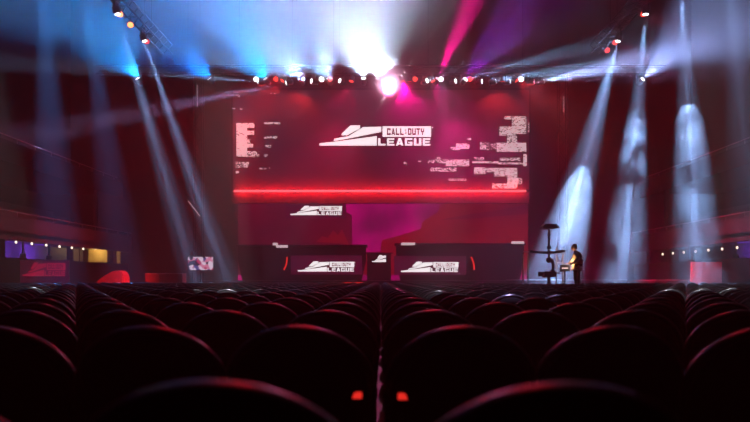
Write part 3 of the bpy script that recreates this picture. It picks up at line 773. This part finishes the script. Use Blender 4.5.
# the operator: one skinned body
def skin(name, verts, edges, radii, m, parent, root=0, sub=2):
    me = bpy.data.meshes.new(name); me.from_pydata([Vector(v) for v in verts], edges, []); me.materials.append(m)
    o = bpy.data.objects.new(name, me); C.objects.link(o); o.parent = parent
    sk = o.modifiers.new('skin', 'SKIN'); sk.use_smooth_shade = True
    for i, r in enumerate(radii):
        r = r if isinstance(r, tuple) else (r, r)
        me.skin_vertices[0].data[i].radius = r; me.skin_vertices[0].data[i].use_root = (i == root)
    ss = o.modifiers.new('smooth', 'SUBSURF'); ss.levels = sub; ss.render_levels = sub
    bpy.context.view_layer.update()
    dg = bpy.context.evaluated_depsgraph_get(); ev = o.evaluated_get(dg); nm = bpy.data.meshes.new_from_object(ev)
    o.modifiers.clear(); o.data = nm
    nm.materials.clear(); nm.materials.append(m)
    for p in nm.polygons: p.use_smooth = True
    return o
M['skin'] = mat('warm_skin', (.55, .32, .22), .5, vary=.05)
M['jacket'] = mat('beige_jacket', (.6, .52, .40), .8, scale=12, bump=.3)
M['trouser'] = mat('dark_trousers', (.03, .03, .04), .8)
M['hair'] = mat('dark_brown_hair', (.06, .03, .015), .6, scale=40, bump=.5)
M['shoe'] = mat('black_shoe', (.02, .02, .02), .5)
px_, py_ = P(579.5, 0, CY).x, CY+.35
e = empty('person', (px_, py_, RZ), 'person in a beige jacket standing at the camera crane, facing the small monitor', 'person')
# local: facing -X, slight stoop. x forward = -x
V = [(0, 0, .98), (.01, 0, 1.12), (.02, 0, 1.28), (-.02, 0, 1.43), (-.08, 0, 1.53), (-.10, 0, 1.58),
     (-.02, .19, 1.42), (-.06, .25, 1.16), (-.28, .21, 1.04), (-.35, .19, 1.05),
     (-.02, -.19, 1.42), (-.06, -.25, 1.16), (-.28, -.21, 1.04), (-.35, -.19, 1.05),
     (.0, .10, .92), (-.03, .11, .50), (.02, .11, .09), (-.14, .12, .04),
     (.0, -.10, .92), (.02, -.11, .50), (.08, -.11, .09), (-.08, -.12, .04)]
E = [(0, 1), (1, 2), (2, 3), (3, 4), (4, 5), (3, 6), (6, 7), (7, 8), (8, 9), (3, 10), (10, 11), (11, 12), (12, 13),
     (0, 14), (14, 15), (15, 16), (16, 17), (0, 18), (18, 19), (19, 20), (20, 21)]
RR = [.145, .14, .155, .13, .065, .055, .075, .06, .045, .03, .075, .06, .045, .03, .10, .068, .048, .04, .10, .068, .048, .04]
body = skin('body', V, E, RR, M['skin'], e)
hv = [(-.10, 0, 1.57), (-.115, 0, 1.63), (-.12, 0, 1.70), (-.105, 0, 1.765), (-.20, 0, 1.655)]
hd = MB().sph((-.115, 0, 1.68), .105, 20, (.98, .76, 1.18)); 
hd.sph((-.155, 0, 1.61), .055, 14, (1, .9, .8))
hd.sph((-.222, 0, 1.665), .016, 10, (1.1, .9, 1.4)); hd.sph((-.205, 0, 1.625), .018, 10, (.5, 1.5, .45))
for sy in (-1, 1):
    hd.sph((-.105, sy*.083, 1.67), .026, 10, (.9, .35, 1.3))
# head joined into the body mesh so the figure stays one mesh
b2 = bmesh.new(); b2.from_mesh(body.data)
tmp = bpy.data.meshes.new('tmp'); hd.b.to_mesh(tmp); hd.b.free(); b2.from_mesh(tmp); 
# fingers: five per hand, curled round the controls
def finger(bm_, pts, r):
    t = MB(); t.b.free(); t.b = bm_; t.tube(pts, r, 6)
for sy in (-1, 1):
    bx_, by_, bz_ = -.36, sy*.19, 1.05
    for kf, (dy, ln) in enumerate(((-.032, .062), (-.011, .075), (.011, .07), (.032, .055))):
        finger(b2, [(bx_+.02, by_+dy, bz_+.01), (bx_-.03, by_+dy, bz_+.012), (bx_-.03-ln*.45, by_+dy, bz_-.005), (bx_-.03-ln*.6, by_+dy, bz_-.035)], [.010, .010, .009, .007])
    finger(b2, [(bx_+.035, by_-sy*.02, bz_), (bx_+.0, by_-sy*.05, bz_-.005), (bx_-.035, by_-sy*.055, bz_-.02)], [.011, .010, .008])
for f in b2.faces: f.smooth = True
b2.to_mesh(body.data); b2.free()
eye = mat('dark_eye', (.02, .02, .02), .2)
for sy in (-1, 1): MB().sph((-.207, sy*.034, 1.69), .011, 10).build('eye', eye, e, True)
h = MB().sph((-.10, 0, 1.705), .112, 18, (1, .84, 1.08))
for v in list(h.b.verts):
    if v.co.x < -.165 and v.co.z < 1.745 or v.co.z < 1.63: 
        v.co.x += .05; v.co.z = max(v.co.z, 1.635)
        v.co.y *= .8
h.build('hair', M['hair'], e, True)
jv = [(0, 0, .86), (0, 0, 1.0), (.01, 0, 1.12), (.02, 0, 1.28), (-.02, 0, 1.42), (-.05, 0, 1.49), (-.02, .19, 1.42), (-.06, .25, 1.16), (-.25, .213, 1.05), (-.02, -.19, 1.42), (-.06, -.25, 1.16), (-.25, -.213, 1.05)]
je = [(0, 1), (1, 2), (2, 3), (3, 4), (4, 5), (4, 6), (6, 7), (7, 8), (4, 9), (9, 10), (10, 11)]
skin('jacket', jv, je, [.215, .21, .205, .22, .175, .10, .115, .10, .075, .115, .10, .075], M['jacket'], e, 1)
tv = [(0, 0, .95), (0, .10, .90), (-.03, .11, .50), (.02, .11, .12), (0, -.10, .90), (.02, -.11, .50), (.08, -.11, .12)]
skin('trousers', tv, [(0, 1), (1, 2), (2, 3), (0, 4), (4, 5), (5, 6)], [.155, .115, .085, .07, .115, .085, .07], M['trouser'], e)
for (x, y) in ((-.05, .115), (.01, -.115)):
    MB().box((x-.17, y-.052, 0), (x+.11, y+.052, .10), bevel=.035).build('shoe', M['shoe'], e, True)

# ------------------------------------------------------------------ audience chairs
CH = .88                    # height of the round back
def outline(w=.236, zb=.40, arch=.21, n=22):
    zs = CH-.012-arch; pts = [(-w*.86, zb), (-w*.96, (zb+zs)/2)]
    for i in range(n+1):
        a = math.pi - math.pi*i/n
        pts.append((w*math.cos(a), zs+arch*math.sin(a)))
    pts += [(w*.96, (zb+zs)/2), (w*.86, zb)]
    return pts
def backy(x, z):            # leans away from the seat and wraps a little round the sitter
    return -.085*(z-.45)/.43 + .9*x*x
OL = outline()
def chair_parts(full=True):
    d = {}
    m = MB(); cxz = (0, .60)
    rings = []
    for side, insets in ((-1, (0, .05, .25, .6)), (1, (0, .05, .25, .6))):
        rs = []
        for k_, ins in enumerate(insets):
            off = (.012, .026, .034, .038)[k_]*side
            rs.append([m.b.verts.new((x+(cxz[0]-x)*ins, backy(x+(cxz[0]-x)*ins, z)+off, z+(cxz[1]-z)*ins)) for x, z in OL])
        n = len(OL)
        for a, b in zip(rs, rs[1:]):
            for i in range(n): m.b.faces.new((a[i], a[(i+1) % n], b[(i+1) % n], b[i]))
        m.b.faces.new(rs[-1]); rings.append(rs[0])
    n = len(OL)
    for i in range(n): m.b.faces.new((rings[0][i], rings[0][(i+1) % n], rings[1][(i+1) % n], rings[1][i]))
    d['backrest'] = (m, M['fabric'])
    m = MB(); m.tube([(x*1.03, backy(x, z), z+.004) for x, z in OL], .019, 8); d['back_frame'] = (m, M['rim'])
    m = MB(); m.box((-.22, .06, .40), (.22, .50, .47), bevel=.03); d['seat'] = (m, M['fabric'])
    m = MB(); m.tube([(-.20, .05, .395), (.20, .05, .395), (.20, .47, .395), (-.20, .47, .395)], .011, 6, True)
    for x in (-.203, .203): m.tube([(x, backy(.2, .40)+.0, .41), (x, .06, .395)], .011, 6)
    d['seat_frame'] = (m, M['leg'])
    return d
def proto_meshes():
    out = {}
    for nm, (m, mt) in chair_parts().items():
        o = m.build(nm, mt, None, True); out[nm] = o.data; bpy.data.objects.remove(o)
    legs = []
    for x in (-.2, .2):
        for y0, y1 in ((.05, .0), (.47, .50)):
            o = MB().tube([(x, y0, .395), (x*1.05, y1, 0)], .011, 6).build('leg', M['leg'], None, True); legs.append(o.data); bpy.data.objects.remove(o)
    return out, legs
PM, LEGS = proto_meshes()
ORD = ['zeroth', 'first', 'second', 'third', 'fourth', 'fifth', 'sixth', 'seventh', 'eighth', 'ninth', 'tenth', 'eleventh', 'twelfth', 'thirteenth', 'fourteenth',
       'fifteenth', 'sixteenth', 'seventeenth', 'eighteenth', 'nineteenth', 'twentieth', 'twenty-first', 'twenty-second', 'twenty-third', 'twenty-fourth', 'twenty-fifth']
ROWS = [1.15, 2.42] + [2.42+1.18*i for i in range(1, 27)]
proto = empty('audience_chair', (0, 0, 0), 'x', 'chair', 'rows of black audience chairs')
for nm, me in PM.items():
    o = bpy.data.objects.new(nm, me); C.objects.link(o); o.parent = proto
for me in LEGS:
    o = bpy.data.objects.new('leg', me); C.objects.link(o); o.parent = proto
kids = list(proto.children)
far_kids = [o for o in kids if o.name.split('.')[0] in ('backrest', 'back_frame', 'seat')]
count = 0; rest = []
used = False
for ri, Y in enumerate(ROWS):
    for j in range(0, 40):
        for sx in (-1, 1):
            x = sx*(.266+.5*j)
            if abs(x) > 16.5: continue
            pxx = CX+F*x/Y; half = F*.25/Y
            if (pxx+half < -6 or pxx-half > 756) and Y < 19: continue
            if Y > 25.4 and 5.2 < x < 9.0: continue
            rot = random.uniform(-.03, .03); jx, jy = random.uniform(-.008, .008), random.uniform(-.025, .025)
            if count >= 300:
                rest.append((x+jx, Y+jy, rot)); continue
            count += 1
            side = 'left' if sx < 0 else 'right'
            lb = 'black round-backed chair in %s row from camera, %s seat %s of centre gap' % (ORD[ri+1], ORD[j+1], side)
            if not used:
                c = proto; used = True
            else:
                c = proto.copy(); C.objects.link(c)
                for kd in (kids if Y < 9.5 else far_kids):
                    q = kd.copy(); C.objects.link(q); q.parent = c
            c.location = (x+jx, Y+jy, 0); c.rotation_euler.z = rot
            c['label'] = lb
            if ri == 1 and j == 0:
                t = MB().box((-.022, -.012, -.011), (.022, .0, .011), bevel=.004).build('red_glint_patch', M['red_led'], c)  # emissive patch imitates a red glint on the backrest
                t['label'] = 'small red glint made as a glowing patch'
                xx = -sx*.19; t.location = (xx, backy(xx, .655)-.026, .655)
# the far rows as one mass
base = bmesh.new()
for nm in ('backrest', 'back_frame', 'seat'): base.from_mesh(PM[nm])
tmpm = bpy.data.meshes.new('t'); base.to_mesh(tmpm); base.free()
fm = bpy.data.meshes.new('far_audience_chairs')
nb = len(tmpm.polygons)
vs_, fs_, mi = [], [], []
nback = len(PM['backrest'].polygons); nrim = len(PM['back_frame'].polygons)
co = [v.co.copy() for v in tmpm.vertices]; pf = [tuple(p.vertices) for p in tmpm.polygons]
legsets = [[v.co.copy() for v in me.vertices] for me in LEGS]; legf = [[tuple(p.vertices) for p in me.polygons] for me in LEGS]
for (x, y, r) in rest:
    o = len(vs_); cr, sr = math.cos(r), math.sin(r)
    vs_ += [(x+c.x*cr-c.y*sr, y+c.x*sr+c.y*cr, c.z) for c in co]
    fs_ += [tuple(o+i for i in f) for f in pf]
    mi += [0]*nback+[1]*nrim+[0]*(nb-nback-nrim)
    for lv, lf in zip(legsets, legf):
        o = len(vs_); vs_ += [(x+c.x*cr-c.y*sr, y+c.x*sr+c.y*cr, c.z) for c in lv]
        fs_ += [tuple(o+i for i in f) for f in lf]; mi += [1]*len(lf)
fm.from_pydata(vs_, [], fs_); fm.materials.append(M['fabric']); fm.materials.append(M['rim'])
fm.polygons.foreach_set('material_index', mi); fm.polygons.foreach_set('use_smooth', [True]*len(fs_))
fo = bpy.data.objects.new('far_audience_chairs', fm); C.objects.link(fo)
tag(fo, 'far rows of small black chairs reaching to the stage', 'chairs', 'rows of black audience chairs', 'stuff')
print('chairs', count, 'rest', len(rest))
